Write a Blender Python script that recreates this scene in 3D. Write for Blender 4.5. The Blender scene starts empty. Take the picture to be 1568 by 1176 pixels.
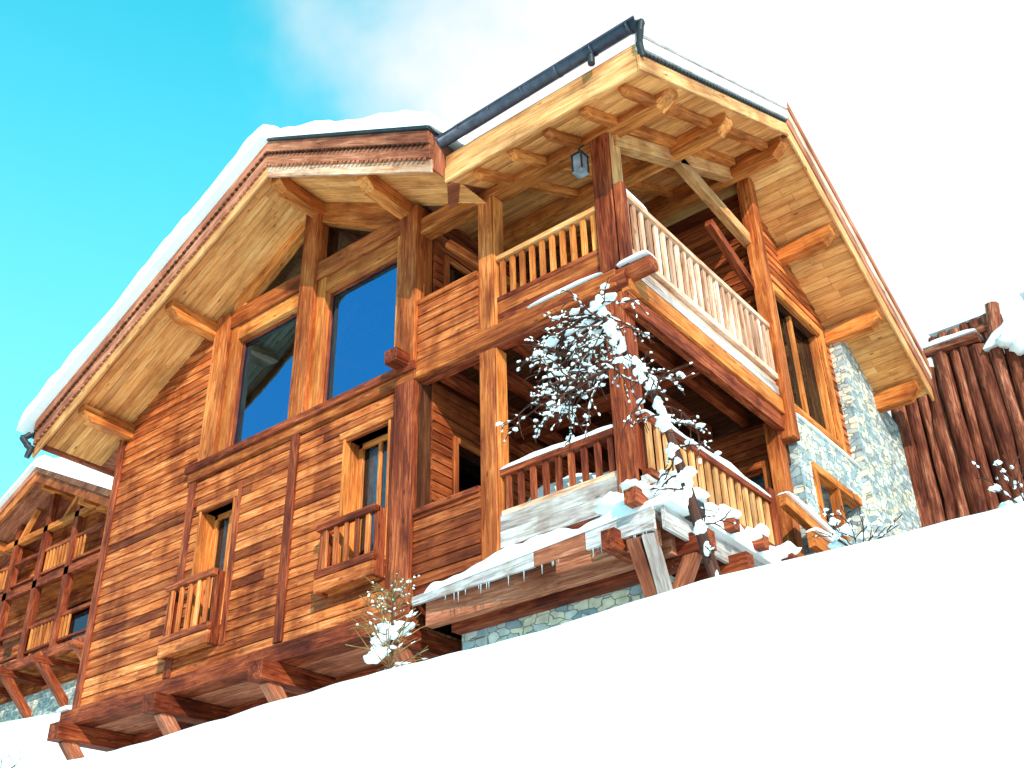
import bpy, math, random
from mathutils import Vector, Matrix, noise
random.seed(7)
scn=bpy.context.scene
COL=scn.collection
V=Vector

# ---------------------------------------------------------------- materials
def newmat(name):
    m=bpy.data.materials.new(name);m.use_nodes=True
    nt=m.node_tree;b=nt.nodes['Principled BSDF']
    return m,nt,b
def N(nt,t,**k):
    n=nt.nodes.new(t)
    for a,v in k.items(): setattr(n,a,v)
    return n
def ramp(nt,stops,interp='LINEAR'):
    r=N(nt,'ShaderNodeValToRGB');r.color_ramp.interpolation=interp
    e=r.color_ramp.elements
    while len(e)<len(stops): e.new(.5)
    for i,(p,c) in enumerate(stops):
        e[i].position=p;e[i].color=(*c,1) if len(c)==3 else c
    return r
def mixc(nt,mode,fac,a,b):
    n=N(nt,'ShaderNodeMix',data_type='RGBA',blend_type=mode)
    for idx,val in ((0,fac),(6,a),(7,b)):
        if hasattr(val,'links'): nt.links.new(val,n.inputs[idx])
        elif isinstance(val,tuple): n.inputs[idx].default_value=(*val,1)
        else: n.inputs[idx].default_value=val
    return n.outputs[2]
def wood(name,dark,mid,light,var=.5,rough=.6,knots=True,blot=.55):
    m,nt,b=newmat(name);L=nt.links.new
    at=N(nt,'ShaderNodeAttribute',attribute_name='gc')
    mp=N(nt,'ShaderNodeMapping');mp.inputs['Scale'].default_value=(1.3,16,16);L(at.outputs['Vector'],mp.inputs[0])
    n1=N(nt,'ShaderNodeTexNoise');n1.inputs['Scale'].default_value=1.6;n1.inputs['Detail'].default_value=4.5;n1.inputs['Roughness'].default_value=.7;n1.inputs['Distortion'].default_value=.8
    L(mp.outputs[0],n1.inputs['Vector'])
    r1=ramp(nt,[(.33,dark),(.5,mid),(.68,light)]);L(n1.outputs[0],r1.inputs[0])
    g=N(nt,'ShaderNodeNewGeometry')
    ri=ramp(nt,[(0,(.22,.13,.11)),(.12,(.58,.46,.42)),(.3,(.85,.8,.78)),(.7,(1.05,1.05,1.05)),(1,(1.35,1.65,1.95))])
    L(g.outputs['Random Per Island'],ri.inputs[0])
    c=mixc(nt,'MULTIPLY',var,r1.outputs[0],ri.outputs[0])
    mp2=N(nt,'ShaderNodeMapping');mp2.inputs['Scale'].default_value=(.7,3,3);L(at.outputs['Vector'],mp2.inputs[0])
    n2=N(nt,'ShaderNodeTexNoise');n2.inputs['Scale'].default_value=1.3;n2.inputs['Detail'].default_value=3;L(mp2.outputs[0],n2.inputs['Vector'])
    r2=ramp(nt,[(.35,(.36,.22,.18)),(.5,(.95,.93,.92)),(.68,(1.25,1.34,1.42))]);L(n2.outputs[0],r2.inputs[0])
    c=mixc(nt,'MULTIPLY',blot,c,r2.outputs[0])
    tc=N(nt,'ShaderNodeTexCoord');mp4=N(nt,'ShaderNodeMapping');mp4.inputs['Scale'].default_value=(1.5,1.5,.55);L(tc.outputs['Object'],mp4.inputs[0])
    n4=N(nt,'ShaderNodeTexNoise');n4.inputs['Scale'].default_value=.9;n4.inputs['Detail'].default_value=4;n4.inputs['Roughness'].default_value=.62
    L(mp4.outputs[0],n4.inputs['Vector'])
    r4=ramp(nt,[(.38,(.46,.32,.26)),(.5,(1,1,1)),(.64,(1.12,1.22,1.34))]);L(n4.outputs[0],r4.inputs[0])
    c=mixc(nt,'MULTIPLY',blot*.9,c,r4.outputs[0])
    if knots:
        mp3=N(nt,'ShaderNodeMapping');mp3.inputs['Scale'].default_value=(1.6,5,5);L(at.outputs['Vector'],mp3.inputs[0])
        vo=N(nt,'ShaderNodeTexVoronoi');vo.inputs['Scale'].default_value=1.3;L(mp3.outputs[0],vo.inputs['Vector'])
        r3=ramp(nt,[(.05,(.25,.11,.07)),(.12,(1,1,1))]);L(vo.outputs['Distance'],r3.inputs[0])
        c=mixc(nt,'MULTIPLY',.8,c,r3.outputs[0])
    L(c,b.inputs['Base Color'])
    b.inputs['Roughness'].default_value=rough
    b.inputs['Specular IOR Level'].default_value=.2
    bp=N(nt,'ShaderNodeBump');bp.inputs['Strength'].default_value=.7;bp.inputs['Distance'].default_value=.014
    L(n1.outputs[0],bp.inputs['Height']);L(bp.outputs[0],b.inputs['Normal'])
    return m
M={}
M['siding']=wood('siding_wood',(.26,.042,.010),(.56,.128,.028),(.80,.28,.095),var=.85,blot=.8)
M['dsiding']=wood('shaded_siding',(.12,.020,.006),(.32,.062,.014),(.50,.13,.04),var=.6,blot=.7)  # darker copy of the siding; loggia shade is put into its colour
M['red']=wood('dark_larch',(.09,.013,.005),(.27,.043,.013),(.52,.125,.038),var=.5,blot=.75)
M['orange']=wood('orange_larch',(.24,.040,.009),(.50,.115,.024),(.74,.24,.065),var=.5,blot=.7)
M['gold']=wood('golden_larch',(.38,.085,.015),(.66,.18,.034),(.84,.33,.09),var=.45,blot=.6)
M['soffit']=wood('soffit_boards',(.64,.215,.055),(.90,.36,.105),(.96,.50,.19),var=.4,blot=.35)
M['fascia']=wood('fascia_wood',(.24,.055,.025),(.44,.13,.062),(.64,.26,.15),var=.4)
M['pale']=wood('bleached_wood',(.30,.20,.18),(.66,.56,.53),(.84,.80,.79),var=.35,blot=.65)
M['verge']=wood('frosted_verge_board',(.52,.38,.35),(.86,.78,.76),(.93,.90,.90),var=.15,blot=.15,knots=False)
M['tan']=wood('tan_board',(.56,.20,.06),(.80,.35,.12),(.90,.52,.26),var=.35,blot=.5)
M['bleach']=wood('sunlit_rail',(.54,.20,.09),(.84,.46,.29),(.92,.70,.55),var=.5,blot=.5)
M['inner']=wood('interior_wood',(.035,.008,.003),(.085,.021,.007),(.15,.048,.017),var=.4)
M['logs']=wood('palisade_wood',(.07,.014,.007),(.25,.060,.028),(.50,.19,.10),var=.85,blot=.9,rough=.8)
M['twig']=wood('larch_bark',(.04,.010,.007),(.10,.030,.018),(.18,.07,.04),var=.5,knots=False)
M['straw']=wood('dry_twig',(.12,.055,.018),(.26,.14,.045),(.42,.27,.1),var=.5,knots=False)

def flat(name,col,rough=.5,metal=0.,spec=.5):
    m,nt,b=newmat(name);b.inputs['Roughness'].default_value=rough
    b.inputs['Metallic'].default_value=metal;b.inputs['Specular IOR Level'].default_value=spec
    n=N(nt,'ShaderNodeTexNoise');n.inputs['Scale'].default_value=9;n.inputs['Detail'].default_value=3
    tc=N(nt,'ShaderNodeTexCoord');nt.links.new(tc.outputs['Object'],n.inputs['Vector'])
    r=ramp(nt,[(.3,tuple(c*.6 for c in col)),(.7,tuple(min(1,c*1.35) for c in col))]);nt.links.new(n.outputs[0],r.inputs[0])
    nt.links.new(r.outputs[0],b.inputs['Base Color'])
    return m
M['zinc']=flat('zinc_gutter',(.055,.058,.085),.42,.3)
M['dark']=flat('dark_metal',(.02,.02,.025),.5)
M['curtain']=flat('curtain',(.7,.72,.75),.9)
M['lampg']=flat('lantern_glass',(.26,.28,.31),.2)
m,nt,b=newmat('snow')
b.inputs['Base Color'].default_value=(.95,.94,.94,1);b.inputs['Roughness'].default_value=.65;b.inputs['Specular IOR Level'].default_value=.2
tc=N(nt,'ShaderNodeTexCoord');n=N(nt,'ShaderNodeTexNoise');n.inputs['Scale'].default_value=6;n.inputs['Detail'].default_value=2
nt.links.new(tc.outputs['Object'],n.inputs['Vector']);bp=N(nt,'ShaderNodeBump');bp.inputs['Strength'].default_value=.3;bp.inputs['Distance'].default_value=.03
nt.links.new(n.outputs[0],bp.inputs['Height']);nt.links.new(bp.outputs[0],b.inputs['Normal']);M['snow']=m
m,nt,b=newmat('ice');b.inputs['Base Color'].default_value=(.75,.86,.92,1);b.inputs['Roughness'].default_value=.1;b.inputs['Transmission Weight'].default_value=.6;b.inputs['IOR'].default_value=1.31
M['ice']=m

def glassmat(name,tint,gl,fac):
    m=bpy.data.materials.new(name);m.use_nodes=True;nt=m.node_tree;nt.nodes.clear();L=nt.links.new
    o=N(nt,'ShaderNodeOutputMaterial');mx=N(nt,'ShaderNodeMixShader');t=N(nt,'ShaderNodeBsdfTransparent');g=N(nt,'ShaderNodeBsdfGlossy')
    t.inputs[0].default_value=(*tint,1);g.inputs[0].default_value=(*gl,1);g.inputs['Roughness'].default_value=.02
    fr=N(nt,'ShaderNodeFresnel');fr.inputs[0].default_value=1.6
    ad=N(nt,'ShaderNodeMath',operation='ADD',use_clamp=True);ad.inputs[1].default_value=fac;L(fr.outputs[0],ad.inputs[0])
    n=N(nt,'ShaderNodeTexNoise');n.inputs['Scale'].default_value=1.2;tc=N(nt,'ShaderNodeTexCoord');L(tc.outputs['Object'],n.inputs['Vector'])
    bp=N(nt,'ShaderNodeBump');bp.inputs['Strength'].default_value=.08;bp.inputs['Distance'].default_value=.05;L(n.outputs[0],bp.inputs['Height']);L(bp.outputs[0],g.inputs['Normal'])
    L(ad.outputs[0],mx.inputs[0]);L(t.outputs[0],mx.inputs[1]);L(g.outputs[0],mx.inputs[2]);L(mx.outputs[0],o.inputs[0])
    return m
M['glass']=glassmat('window_glass',(.45,.5,.55),(.12,.40,.95),.46)
M['glass2']=glassmat('window_glass_clear',(.55,.6,.65),(.4,.5,.7),.12)

m,nt,b=newmat('stone_masonry');L=nt.links.new
tc=N(nt,'ShaderNodeTexCoord');mp=N(nt,'ShaderNodeMapping');mp.inputs['Scale'].default_value=(1.45,1.45,2.7);L(tc.outputs['Object'],mp.inputs[0])
nz=N(nt,'ShaderNodeTexNoise');nz.inputs['Scale'].default_value=1.2;nz.inputs['Detail'].default_value=2;L(mp.outputs[0],nz.inputs['Vector'])
vm=N(nt,'ShaderNodeMix',data_type='VECTOR');vm.inputs[0].default_value=.2;L(mp.outputs[0],vm.inputs[4]);L(nz.outputs['Color'],vm.inputs[5])
v1=N(nt,'ShaderNodeTexVoronoi',distance='CHEBYCHEV');v1.inputs['Randomness'].default_value=.8;L(vm.outputs[1],v1.inputs['Vector'])
v2=N(nt,'ShaderNodeTexVoronoi',feature='F2',distance='CHEBYCHEV');v2.inputs['Randomness'].default_value=.8;L(vm.outputs[1],v2.inputs['Vector'])
sb=N(nt,'ShaderNodeMath',operation='SUBTRACT');L(v2.outputs['Distance'],sb.inputs[0]);L(v1.outputs['Distance'],sb.inputs[1])
sp=N(nt,'ShaderNodeSeparateColor');L(v1.outputs['Color'],sp.inputs[0])
r=ramp(nt,[(0,(.27,.34,.38)),(.2,(.52,.53,.50)),(.4,(.72,.63,.48)),(.55,(.36,.42,.45)),(.7,(.74,.66,.50)),(.86,(.62,.60,.56))],'CONSTANT');L(sp.outputs[0],r.inputs[0])
n3=N(nt,'ShaderNodeTexNoise');n3.inputs['Scale'].default_value=6;n3.inputs['Detail'].default_value=5;L(tc.outputs['Object'],n3.inputs['Vector'])
r3=ramp(nt,[(.3,(.65,.65,.65)),(.7,(1.3,1.3,1.3))]);L(n3.outputs[0],r3.inputs[0])
c=mixc(nt,'MULTIPLY',.8,r.outputs[0],r3.outputs[0])
re=ramp(nt,[(.015,(0,0,0)),(.06,(1,1,1))]);L(sb.outputs[0],re.inputs[0])
c=mixc(nt,'MIX',re.outputs[0],(.28,.24,.19),c);L(c,b.inputs['Base Color']);b.inputs['Roughness'].default_value=.85
bp=N(nt,'ShaderNodeBump');bp.inputs['Strength'].default_value=.8;bp.inputs['Distance'].default_value=.035
ah=N(nt,'ShaderNodeMath',operation='MULTIPLY_ADD');L(n3.outputs[0],ah.inputs[0]);ah.inputs[1].default_value=.5;L(re.outputs[0],ah.inputs[2]);L(ah.outputs[0],bp.inputs['Height']);L(bp.outputs[0],b.inputs['Normal'])
M['stone']=m

# ---------------------------------------------------------------- mesh builder
class MB:
    def __init__(s): s.v=[];s.f=[];s.g=[];s.mi=[];s.sm=[];s.mats=[]
    def _m(s,k):
        if k not in s.mats: s.mats.append(k)
        return s.mats.index(k)
    def add(s,vs,fs,mat,ax=None,smooth=False):
        b=len(s.v);vs=[V(p) for p in vs]
        if ax is None:
            ex=[max(p[i] for p in vs)-min(p[i] for p in vs) for i in range(3)]
            i=ex.index(max(ex));ax=V([1. if j==i else 0. for j in range(3)])
        ax=V(ax).normalized()
        ay=ax.cross(V((0,0,1))) if abs(ax.z)<.9 else ax.cross(V((1,0,0)))
        ay.normalize();az=ax.cross(ay)
        o=V((random.random()*40,random.random()*40,random.random()*40))
        for p in vs:
            s.v.append(p);s.g.append(V((p.dot(ax),p.dot(ay),p.dot(az)))+o)
        k=s._m(mat)
        for f in fs: s.f.append([b+i for i in f]);s.mi.append(k);s.sm.append(smooth)
    def prism(s,lo,hi,mat,ax=None):
        n=len(lo)
        fs=[list(range(n))[::-1],[n+i for i in range(n)]]
        for i in range(n): j=(i+1)%n;fs.append([i,j,n+j,n+i])
        s.add(list(lo)+list(hi),fs,mat,ax)
    def box(s,x0,x1,y0,y1,z0,z1,mat,ax=None):
        s.prism([(x0,y0,z0),(x1,y0,z0),(x1,y1,z0),(x0,y1,z0)],[(x0,y0,z1),(x1,y0,z1),(x1,y1,z1),(x0,y1,z1)],mat,ax)
    def ext(s,poly,vec,mat,ax=None):
        vec=V(vec);s.prism([V(p) for p in poly],[V(p)+vec for p in poly],mat,ax)
    def beam(s,p0,p1,w,h,mat,up=(0,0,1)):
        p0=V(p0);p1=V(p1);d=(p1-p0).normalized();sd=d.cross(V(up))
        if sd.length<1e-3: sd=d.cross(V((1,0,0)))
        sd.normalize();u=sd.cross(d)
        q=[sd*(a*w/2)+u*(c*h/2) for a,c in ((-1,-1),(1,-1),(1,1),(-1,1))]
        s.prism([p0+k for k in q],[p1+k for k in q],mat,d)
    def log(s,p0,p1,r0,r1,mat,n=8,seg=1,wob=0.,caps=True):
        p0=V(p0);p1=V(p1);d=(p1-p0).normalized();a=d.orthogonal().normalized();c=d.cross(a)
        vs=[];fs=[]
        for k in range(seg+1):
            t=k/seg;o=p0.lerp(p1,t);r=r0+(r1-r0)*t
            off=(a*random.uniform(-1,1)+c*random.uniform(-1,1))*wob if 0<k<seg else V((0,0,0))
            for i in range(n):
                an=2*math.pi*i/n;rr=r*(1+random.uniform(-1,1)*(.12 if wob else 0))
                vs.append(o+off+(a*math.cos(an)+c*math.sin(an))*rr)
        for k in range(seg):
            for i in range(n):
                j=(i+1)%n;fs.append([k*n+i,k*n+j,(k+1)*n+j,(k+1)*n+i])
        s.add(vs,fs,mat,d,True)
        if caps:
            s.add(vs[:n],[list(range(n))[::-1]],mat,d);s.add(vs[-n:],[list(range(n))],mat,d)
    def blob(s,c,rx,ry,rz,mat='snow'):
        c=V(c);vs=[];fs=[];big=max(rx,ry)>.05
        n=10 if big else 6;m=7 if big else 4;ph=random.random()*9
        for j in range(m+1):
            th=math.pi*j/m
            for i in range(n):
                an=2*math.pi*i/n
                p=V((math.sin(th)*math.cos(an),math.sin(th)*math.sin(an),math.cos(th)))
                k=1+.6*noise.noise(p*1.7+V((ph,ph,0)))
                vs.append(c+V((p.x*rx*k,p.y*ry*k,p.z*rz*k*(1 if p.z>0 else .55))))
        for j in range(m):
            for i in range(n):
                k=(i+1)%n;fs.append([j*n+i,(j+1)*n+i,(j+1)*n+k,j*n+k])
        s.add(vs,fs,mat,(1,0,0),True)
    def snowq(s,c00,c10,c11,c01,th,nx=16,ny=8,lump=.35,e=6):
        c00,c10,c11,c01=[V(c) for c in (c00,c10,c11,c01)]
        vs=[];fs=[]
        for i in range(nx+1):
            u=.5-.5*math.cos(math.pi*i/nx)
            for j in range(ny+1):
                w=.5-.5*math.cos(math.pi*j/ny)
                p=c00.lerp(c10,u).lerp(c01.lerp(c11,u),w)
                k=((1-abs(2*u-1)**e)*(1-abs(2*w-1)**e))**.5
                t=th*k*(1+lump*noise.noise(p*1.3)+lump*.5*noise.noise(p*4))
                vs.append(p+V((0,0,t)))
        st=ny+1
        for i in range(nx):
            for j in range(ny): fs.append([i*st+j,(i+1)*st+j,(i+1)*st+j+1,i*st+j+1])
        s.add(vs,fs,'snow',(1,0,0),True)
        s.add([c00,c10,c11,c01],[[3,2,1,0]],'snow',(1,0,0))
    def obj(s,name,parent=None,bev=0.):
        me=bpy.data.meshes.new(name);me.from_pydata([tuple(p) for p in s.v],[],s.f)
        for k in s.mats: me.materials.append(M[k])
        me.polygons.foreach_set('material_index',s.mi);me.polygons.foreach_set('use_smooth',s.sm)
        a=me.attributes.new('gc','FLOAT_VECTOR','POINT');a.data.foreach_set('vector',[c for p in s.g for c in p])
        me.update();o=bpy.data.objects.new(name,me);COL.objects.link(o)
        if parent: o.parent=parent
        if bev:
            md=o.modifiers.new('bev','BEVEL');md.width=bev;md.segments=1;md.limit_method='ANGLE';md.angle_limit=math.radians(50)
        return o
def empty(name):
    e=bpy.data.objects.new(name,None);COL.objects.link(e);return e

# ---------------------------------------------------------------- siding
RH=.142
def siding(mb,P,u0,u1,z0,z1,opens=(),clip=None,mat='siding',rowh=RH):
    z=z0
    while z<z1-.02:
        a=z;b=min(z+rowh,z1);zm=(a+b)/2
        la,ha=(u0,u1) if not clip else (max(u0,clip(a)[0]),min(u1,clip(a)[1]))
        lb,hb=(u0,u1) if not clip else (max(u0,clip(b)[0]),min(u1,clip(b)[1]))
        z+=rowh
        if ha-la<.02: continue
        if hb<lb: lb=hb=(lb+hb)/2
        iv=[(la,ha,lb,hb)]
        for (ou0,ou1,oz0,oz1) in opens:
            if oz0<zm<oz1:
                nv=[]
                for (p,q,r,t) in iv:
                    if ou1<=p or ou0>=q: nv.append((p,q,r,t));continue
                    if ou0>p: nv.append((p,ou0,min(r,ou0),ou0))
                    if ou1<q: nv.append((ou1,q,ou1,max(t,ou1)))
                iv=nv
        for (p,q,r,t) in iv:
            cuts=[p];c=p+random.uniform(.8,3.6)
            while c<min(q,t)-.5: cuts.append(c);c+=random.uniform(1.6,4)
            cuts.append(q)
            for k in range(len(cuts)-1):
                x0=cuts[k]+(.0015 if k else 0);x1=cuts[k+1]-(.0015 if k<len(cuts)-2 else 0)
                y0=r if k==0 else x0;y1=t if k==len(cuts)-2 else x1
                g=.007;d=random.uniform(0,.006)
                lo=[P(x0,a+g,.038+d),P(x1,a+g,.038+d),P(x1,a+g,-.01),P(x0,a+g,-.01)]
                hi=[P(y0,b,.022+d),P(y1,b,.022+d),P(y1,b,-.01),P(y0,b,-.01)]
                mb.prism(lo,hi,mat,P(1,0,0)-P(0,0,0))
PF=lambda y:(lambda u,z,d:V((u,y-d,z)))
PX=lambda x:(lambda u,z,d:V((x+d,u,z)))

# roofs
ZR=6.6
cross=lambda x:ZR-.55*abs(x+5.35)
front=lambda y:6.85-.51*(3.65-y)
rear=lambda y:6.85-.60*(y-3.65)
chalet=empty('timber_chalet')

# ---------------------------------------------------------------- front wall
w=MB()
opA=(-7.5,-6.68,0.,1.85);opB=(-4.48,-3.6,.1,2.0)
siding(w,PF(0.),-9.92,-3.3,-.6,6.5,[opA,opB,(-7.65,-3.0,2.42,9.)],lambda z:(-5.35-(ZR+.04-z)/.55,-5.35+(ZR+.04-z)/.55))
for x0,x1,z0,z1 in [(-9.9,-7.5,-.6,2.45),(-6.68,-4.48,-.6,2.45),(-3.6,-3.15,-.6,2.45),(-7.5,-6.68,-.6,0),(-7.5,-6.68,1.85,2.45),(-4.48,-3.6,-.6,.1),(-4.48,-3.6,2.0,2.45)]:
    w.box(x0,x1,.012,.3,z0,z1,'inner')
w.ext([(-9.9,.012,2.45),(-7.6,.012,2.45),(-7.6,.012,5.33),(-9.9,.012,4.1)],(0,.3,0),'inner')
siding(w,lambda u,z,d:V((-9.92-d,u,z)),0.,7.8,-.6,4.1)
w.box(-9.9,-9.6,.02,7.8,-.6,4.08,'inner')
w.ext([(-9.9,7.5,-.6),(-.02,7.5,-.6),(-.02,7.5,4.5),(-5.35,7.5,6.55),(-9.9,7.5,4.05)],(0,.28,0),'red')
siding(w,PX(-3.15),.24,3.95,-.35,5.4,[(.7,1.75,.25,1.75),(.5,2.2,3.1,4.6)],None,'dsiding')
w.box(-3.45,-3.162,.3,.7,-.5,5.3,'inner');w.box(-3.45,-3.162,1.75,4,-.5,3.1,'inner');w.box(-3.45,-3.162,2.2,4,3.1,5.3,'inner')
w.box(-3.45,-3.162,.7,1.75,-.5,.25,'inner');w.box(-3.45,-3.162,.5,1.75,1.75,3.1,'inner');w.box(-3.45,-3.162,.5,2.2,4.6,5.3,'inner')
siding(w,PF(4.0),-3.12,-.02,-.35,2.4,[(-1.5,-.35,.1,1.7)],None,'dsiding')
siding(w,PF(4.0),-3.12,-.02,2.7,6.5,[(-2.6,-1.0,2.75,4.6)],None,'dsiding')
w.box(-3.15,0,4.012,4.1,1.7,2.75,'inner');w.box(-3.15,-1.5,4.012,4.1,-.5,1.7,'inner')
w.box(-1.0,0,4.012,4.1,2.75,6.3,'inner');w.box(-3.15,-2.6,4.012,4.1,2.75,6.3,'inner');w.box(-2.6,-1,4.012,4.1,4.6,6.3,'inner');w.box(-1.5,-.02,4.012,4.1,-.5,.1,'inner')
siding(w,PX(0.),4.1,6.5,2.5,6.6,[(4.35,6.0,2.75,4.75)],lambda z:(0,3.65+(6.85+.04-z)/.6),mat='siding')
w.ext([(-.012,4.1,4.75),(-.012,6.5,4.75),(-.012,6.5,5.1),(-.012,4.1,6.55)],(-.2,0,0),'inner')
w.box(-.2,-.012,6.0,6.5,2.5,4.75,'inner');w.box(-.2,-.012,4.1,4.35,2.5,4.75,'inner')
siding(w,PF(0.),-3.16,-2.12,2.7,3.6);w.box(-3.16,-2.12,.012,.1,2.6,3.6,'inner')
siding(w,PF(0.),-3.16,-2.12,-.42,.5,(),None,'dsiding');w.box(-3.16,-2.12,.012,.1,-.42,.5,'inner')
w.box(-3.16,-2.12,-.06,.14,3.6,3.67,'orange');w.box(-3.16,-2.12,-.06,.14,.5,.57,'red')
w.obj('siding_walls',chalet)

# ---------------------------------------------------------------- timber frame
t=MB()
t.box(-10.0,-9.84,-.07,.12,-.6,4.05,'red')
t.box(-7.84,-7.68,-.06,.0,-.57,2.42,'red')
t.box(-5.54,-5.38,-.075,.0,-.57,2.42,'red')
t.box(-3.5,-3.17,-.10,.24,-.6,2.42,'red')
t.box(-3.5,-3.17,-.10,.24,2.70,5.36,'orange')
t.box(-6.68,-6.56,-.05,.03,-.35,2.05,'red');t.box(-3.6,-3.5,-.05,.03,-.3,2.1,'red')
t.box(-10.25,-3.15,-.09,.22,-.84,-.6,'red')
t.box(-7.9,-3.14,-.14,.0,2.56,2.68,'red');t.box(-7.86,-3.15,-.09,.02,2.42,2.56,'orange')
t.beam((-3.34,-.36,2.72),(-3.34,.2,2.72),.22,.2,'red')
t.box(-7.66,-7.3,-.10,.2,2.68,cross(-7.66)-.0,'orange')
t.box(-5.60,-5.28,-.12,.2,2.68,6.44,'orange')
t.box(-7.3,-5.6,-.07,.2,5.02,5.34,'orange');t.box(-5.28,-3.5,-.07,.2,5.02,5.34,'orange')
for x0,x1 in ((-7.3,-5.6),(-5.28,-3.5)):
    t.box(x0,x0+.18,-.03,.22,2.68,5.02,'gold');t.box(x1-.11,x1,-.03,.22,2.68,5.02,'gold')
    t.box(x0+.18,x1-.11,-.02,.22,4.76,5.02,'gold');t.box(x0+.18,x1-.11,-.02,.22,2.68,2.76,'gold')
    t.box(x0+.18,x0+.22,.08,.16,2.76,4.76,'red');t.box(x1-.15,x1-.11,.08,.16,2.76,4.76,'red');t.box(x0+.22,x1-.15,.08,.16,4.72,4.76,'red')
t.ext([(-7.3,-.05,5.34),(-7.3,-.05,cross(-7.3)+.02),(-5.6,-.05,cross(-5.6)+.02),(-5.6,-.05,cross(-5.6)-.16),(-7.0,-.05,5.42),(-7.0,-.05,5.34)],(0,.22,0),'gold',(1,0,.55))
t.ext([(-5.28,-.05,cross(-5.28)-.40),(-5.28,-.05,cross(-5.28)+.02),(-3.5,-.05,cross(-3.5)+.02),(-3.5,-.05,5.34),(-3.98,-.05,5.34)],(0,.22,0),'gold',(1,0,-.55))
def deepwin(mb,g,x0,x1,z0,z1,dep=.26):
    for a,b_ in ((x0,x0+.045),(x1-.045,x1)): mb.box(a,b_,-.05,dep,z0,z1,'gold')
    mb.box(x0-.06,x1+.06,-.065,dep,z1,z1+.1,'orange');mb.box(x0,x1,-.05,dep,z0-.05,z0,'gold')
    mb.box(x0+.05,x0+.13,dep-.06,dep,z0,z1,'gold');mb.box(x1-.13,x1-.05,dep-.06,dep,z0,z1,'gold')
    mb.box(x0+.05,x1-.05,dep-.06,dep,z1-.08,z1-.001,'gold')
    mb.box((x0+x1)/2-.03,(x0+x1)/2+.03,dep-.05,dep,z0,z1-.08,'gold')
    g.add([(x0+.1,dep-.02,z0),(x1-.1,dep-.02,z0),(x1-.1,dep-.02,z1-.05),(x0+.1,dep-.02,z1-.05)],[[0,1,2,3]],'glass2')
g=MB()
deepwin(t,g,-7.5,-6.68,0.,1.85);deepwin(t,g,-4.48,-3.6,.1,2.0)
g.add([(-7.12,.12,2.76),(-5.71,.12,2.76),(-5.71,.12,4.76),(-7.12,.12,4.76)],[[0,1,2,3]],'glass')
g.add([(-5.1,.12,2.76),(-3.61,.12,2.76),(-3.61,.12,4.76),(-5.1,.12,4.76)],[[0,1,2,3]],'glass')
g.add([(-7.3,.1,5.34),(-5.6,.1,5.34),(-5.6,.1,cross(-5.6)),(-7.3,.1,cross(-7.3))],[[0,1,2,3]],'glass2')
g.add([(-5.28,.1,5.34),(-3.5,.1,5.34),(-3.5,.1,cross(-3.5)),(-5.28,.1,cross(-5.28))],[[0,1,2,3]],'glass2')
g.add([(-.1,4.35,2.75),(-.1,6.0,2.75),(-.1,6.0,4.75),(-.1,4.35,4.75)],[[0,1,2,3]],'glass2')
g.add([(-3.3,.7,.25),(-3.3,1.75,.25),(-3.3,1.75,1.75),(-3.3,.7,1.75)],[[0,1,2,3]],'glass2')
g.add([(-3.3,.5,3.1),(-3.3,2.2,3.1),(-3.3,2.2,4.6),(-3.3,.5,4.6)],[[0,1,2,3]],'glass2')
g.add([(-1.5,4.08,.1),(-.35,4.08,.1),(-.35,4.08,1.7),(-1.5,4.08,1.7)],[[0,1,2,3]],'glass2')
g.add([(-2.6,4.08,2.75),(-1,4.08,2.75),(-1,4.08,4.6),(-2.6,4.08,4.6)],[[0,1,2,3]],'glass2')
for cx0,cx1 in ((-4.36,-4.02),(-7.38,-7.16),(-3.98,-3.72)):
    vs=[]
    for i in range(25):
        x=cx0+(cx1-cx0)*i/24;y=.33+.025*math.sin(i*1.3);vs+= [(x,y,.05),(x,y,1.95)]
    g.add(vs,[[2*i,2*i+2,2*i+3,2*i+1] for i in range(24)],'curtain',None,True)
g.obj('window_panes',chalet)
def casX(y0,y1,z0,z1,x,mat='gold',s=.09,o=.05):
    t.box(x,x+o,y0-s,y0,z0-s,z1+s,mat);t.box(x,x+o,y1,y1+s,z0-s,z1+s,mat)
    t.box(x,x+o,y0,y1,z1,z1+s,mat);t.box(x,x+o,y0,y1,z0-s,z0,mat)
    t.box(x-.18,x-.001,y0-.002,y0+.035,z0,z1,mat);t.box(x-.18,x-.001,y1-.035,y1+.002,z0,z1,mat)
casX(.7,1.75,.25,1.75,-3.12,'orange');casX(.5,2.2,3.1,4.6,-3.12,'orange');casX(4.35,6.0,2.75,4.75,.034,s=.14,o=.07)
t.box(-.12,-.04,5.15,5.23,2.75,4.75,'gold')
for x0,x1,z0,z1 in ((-1.5,-.35,.1,1.7),(-2.6,-1.0,2.75,4.6)):
    t.box(x0-.1,x0,3.9,4.02,z0,z1+.1,'orange');t.box(x1,x1+.1,3.9,4.02,z0,z1+.1,'orange');t.box(x0,x1,3.9,4.02,z1,z1+.1,'orange');t.box((x0+x1)/2-.04,(x0+x1)/2+.04,3.95,4.05,z0,z1,'orange')
t.box(-2.12,-1.88,-.02,.22,-.42,2.40,'orange');t.box(-2.12,-1.88,-.02,.22,2.70,4.84,'orange')
t.box(-1.88,-1.855,.0,.2,-.42,2.40,'gold');t.box(-1.88,-1.855,.0,.2,2.70,4.84,'gold')  # lighter skin on mid posts' right side, sunlight put into the colour
t.box(-.26,0.,-.02,.24,-.5,2.38,'red');t.box(-.26,0.,-.02,.24,2.72,4.84,'red')
t.box(.0,.03,.02,.24,2.72,4.84,'tan')  # tan skin on the corner post's sun side; brightness comes from its colour
t.box(-3.17,.72,-.03,.2,4.84,5.11,'gold')
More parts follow.
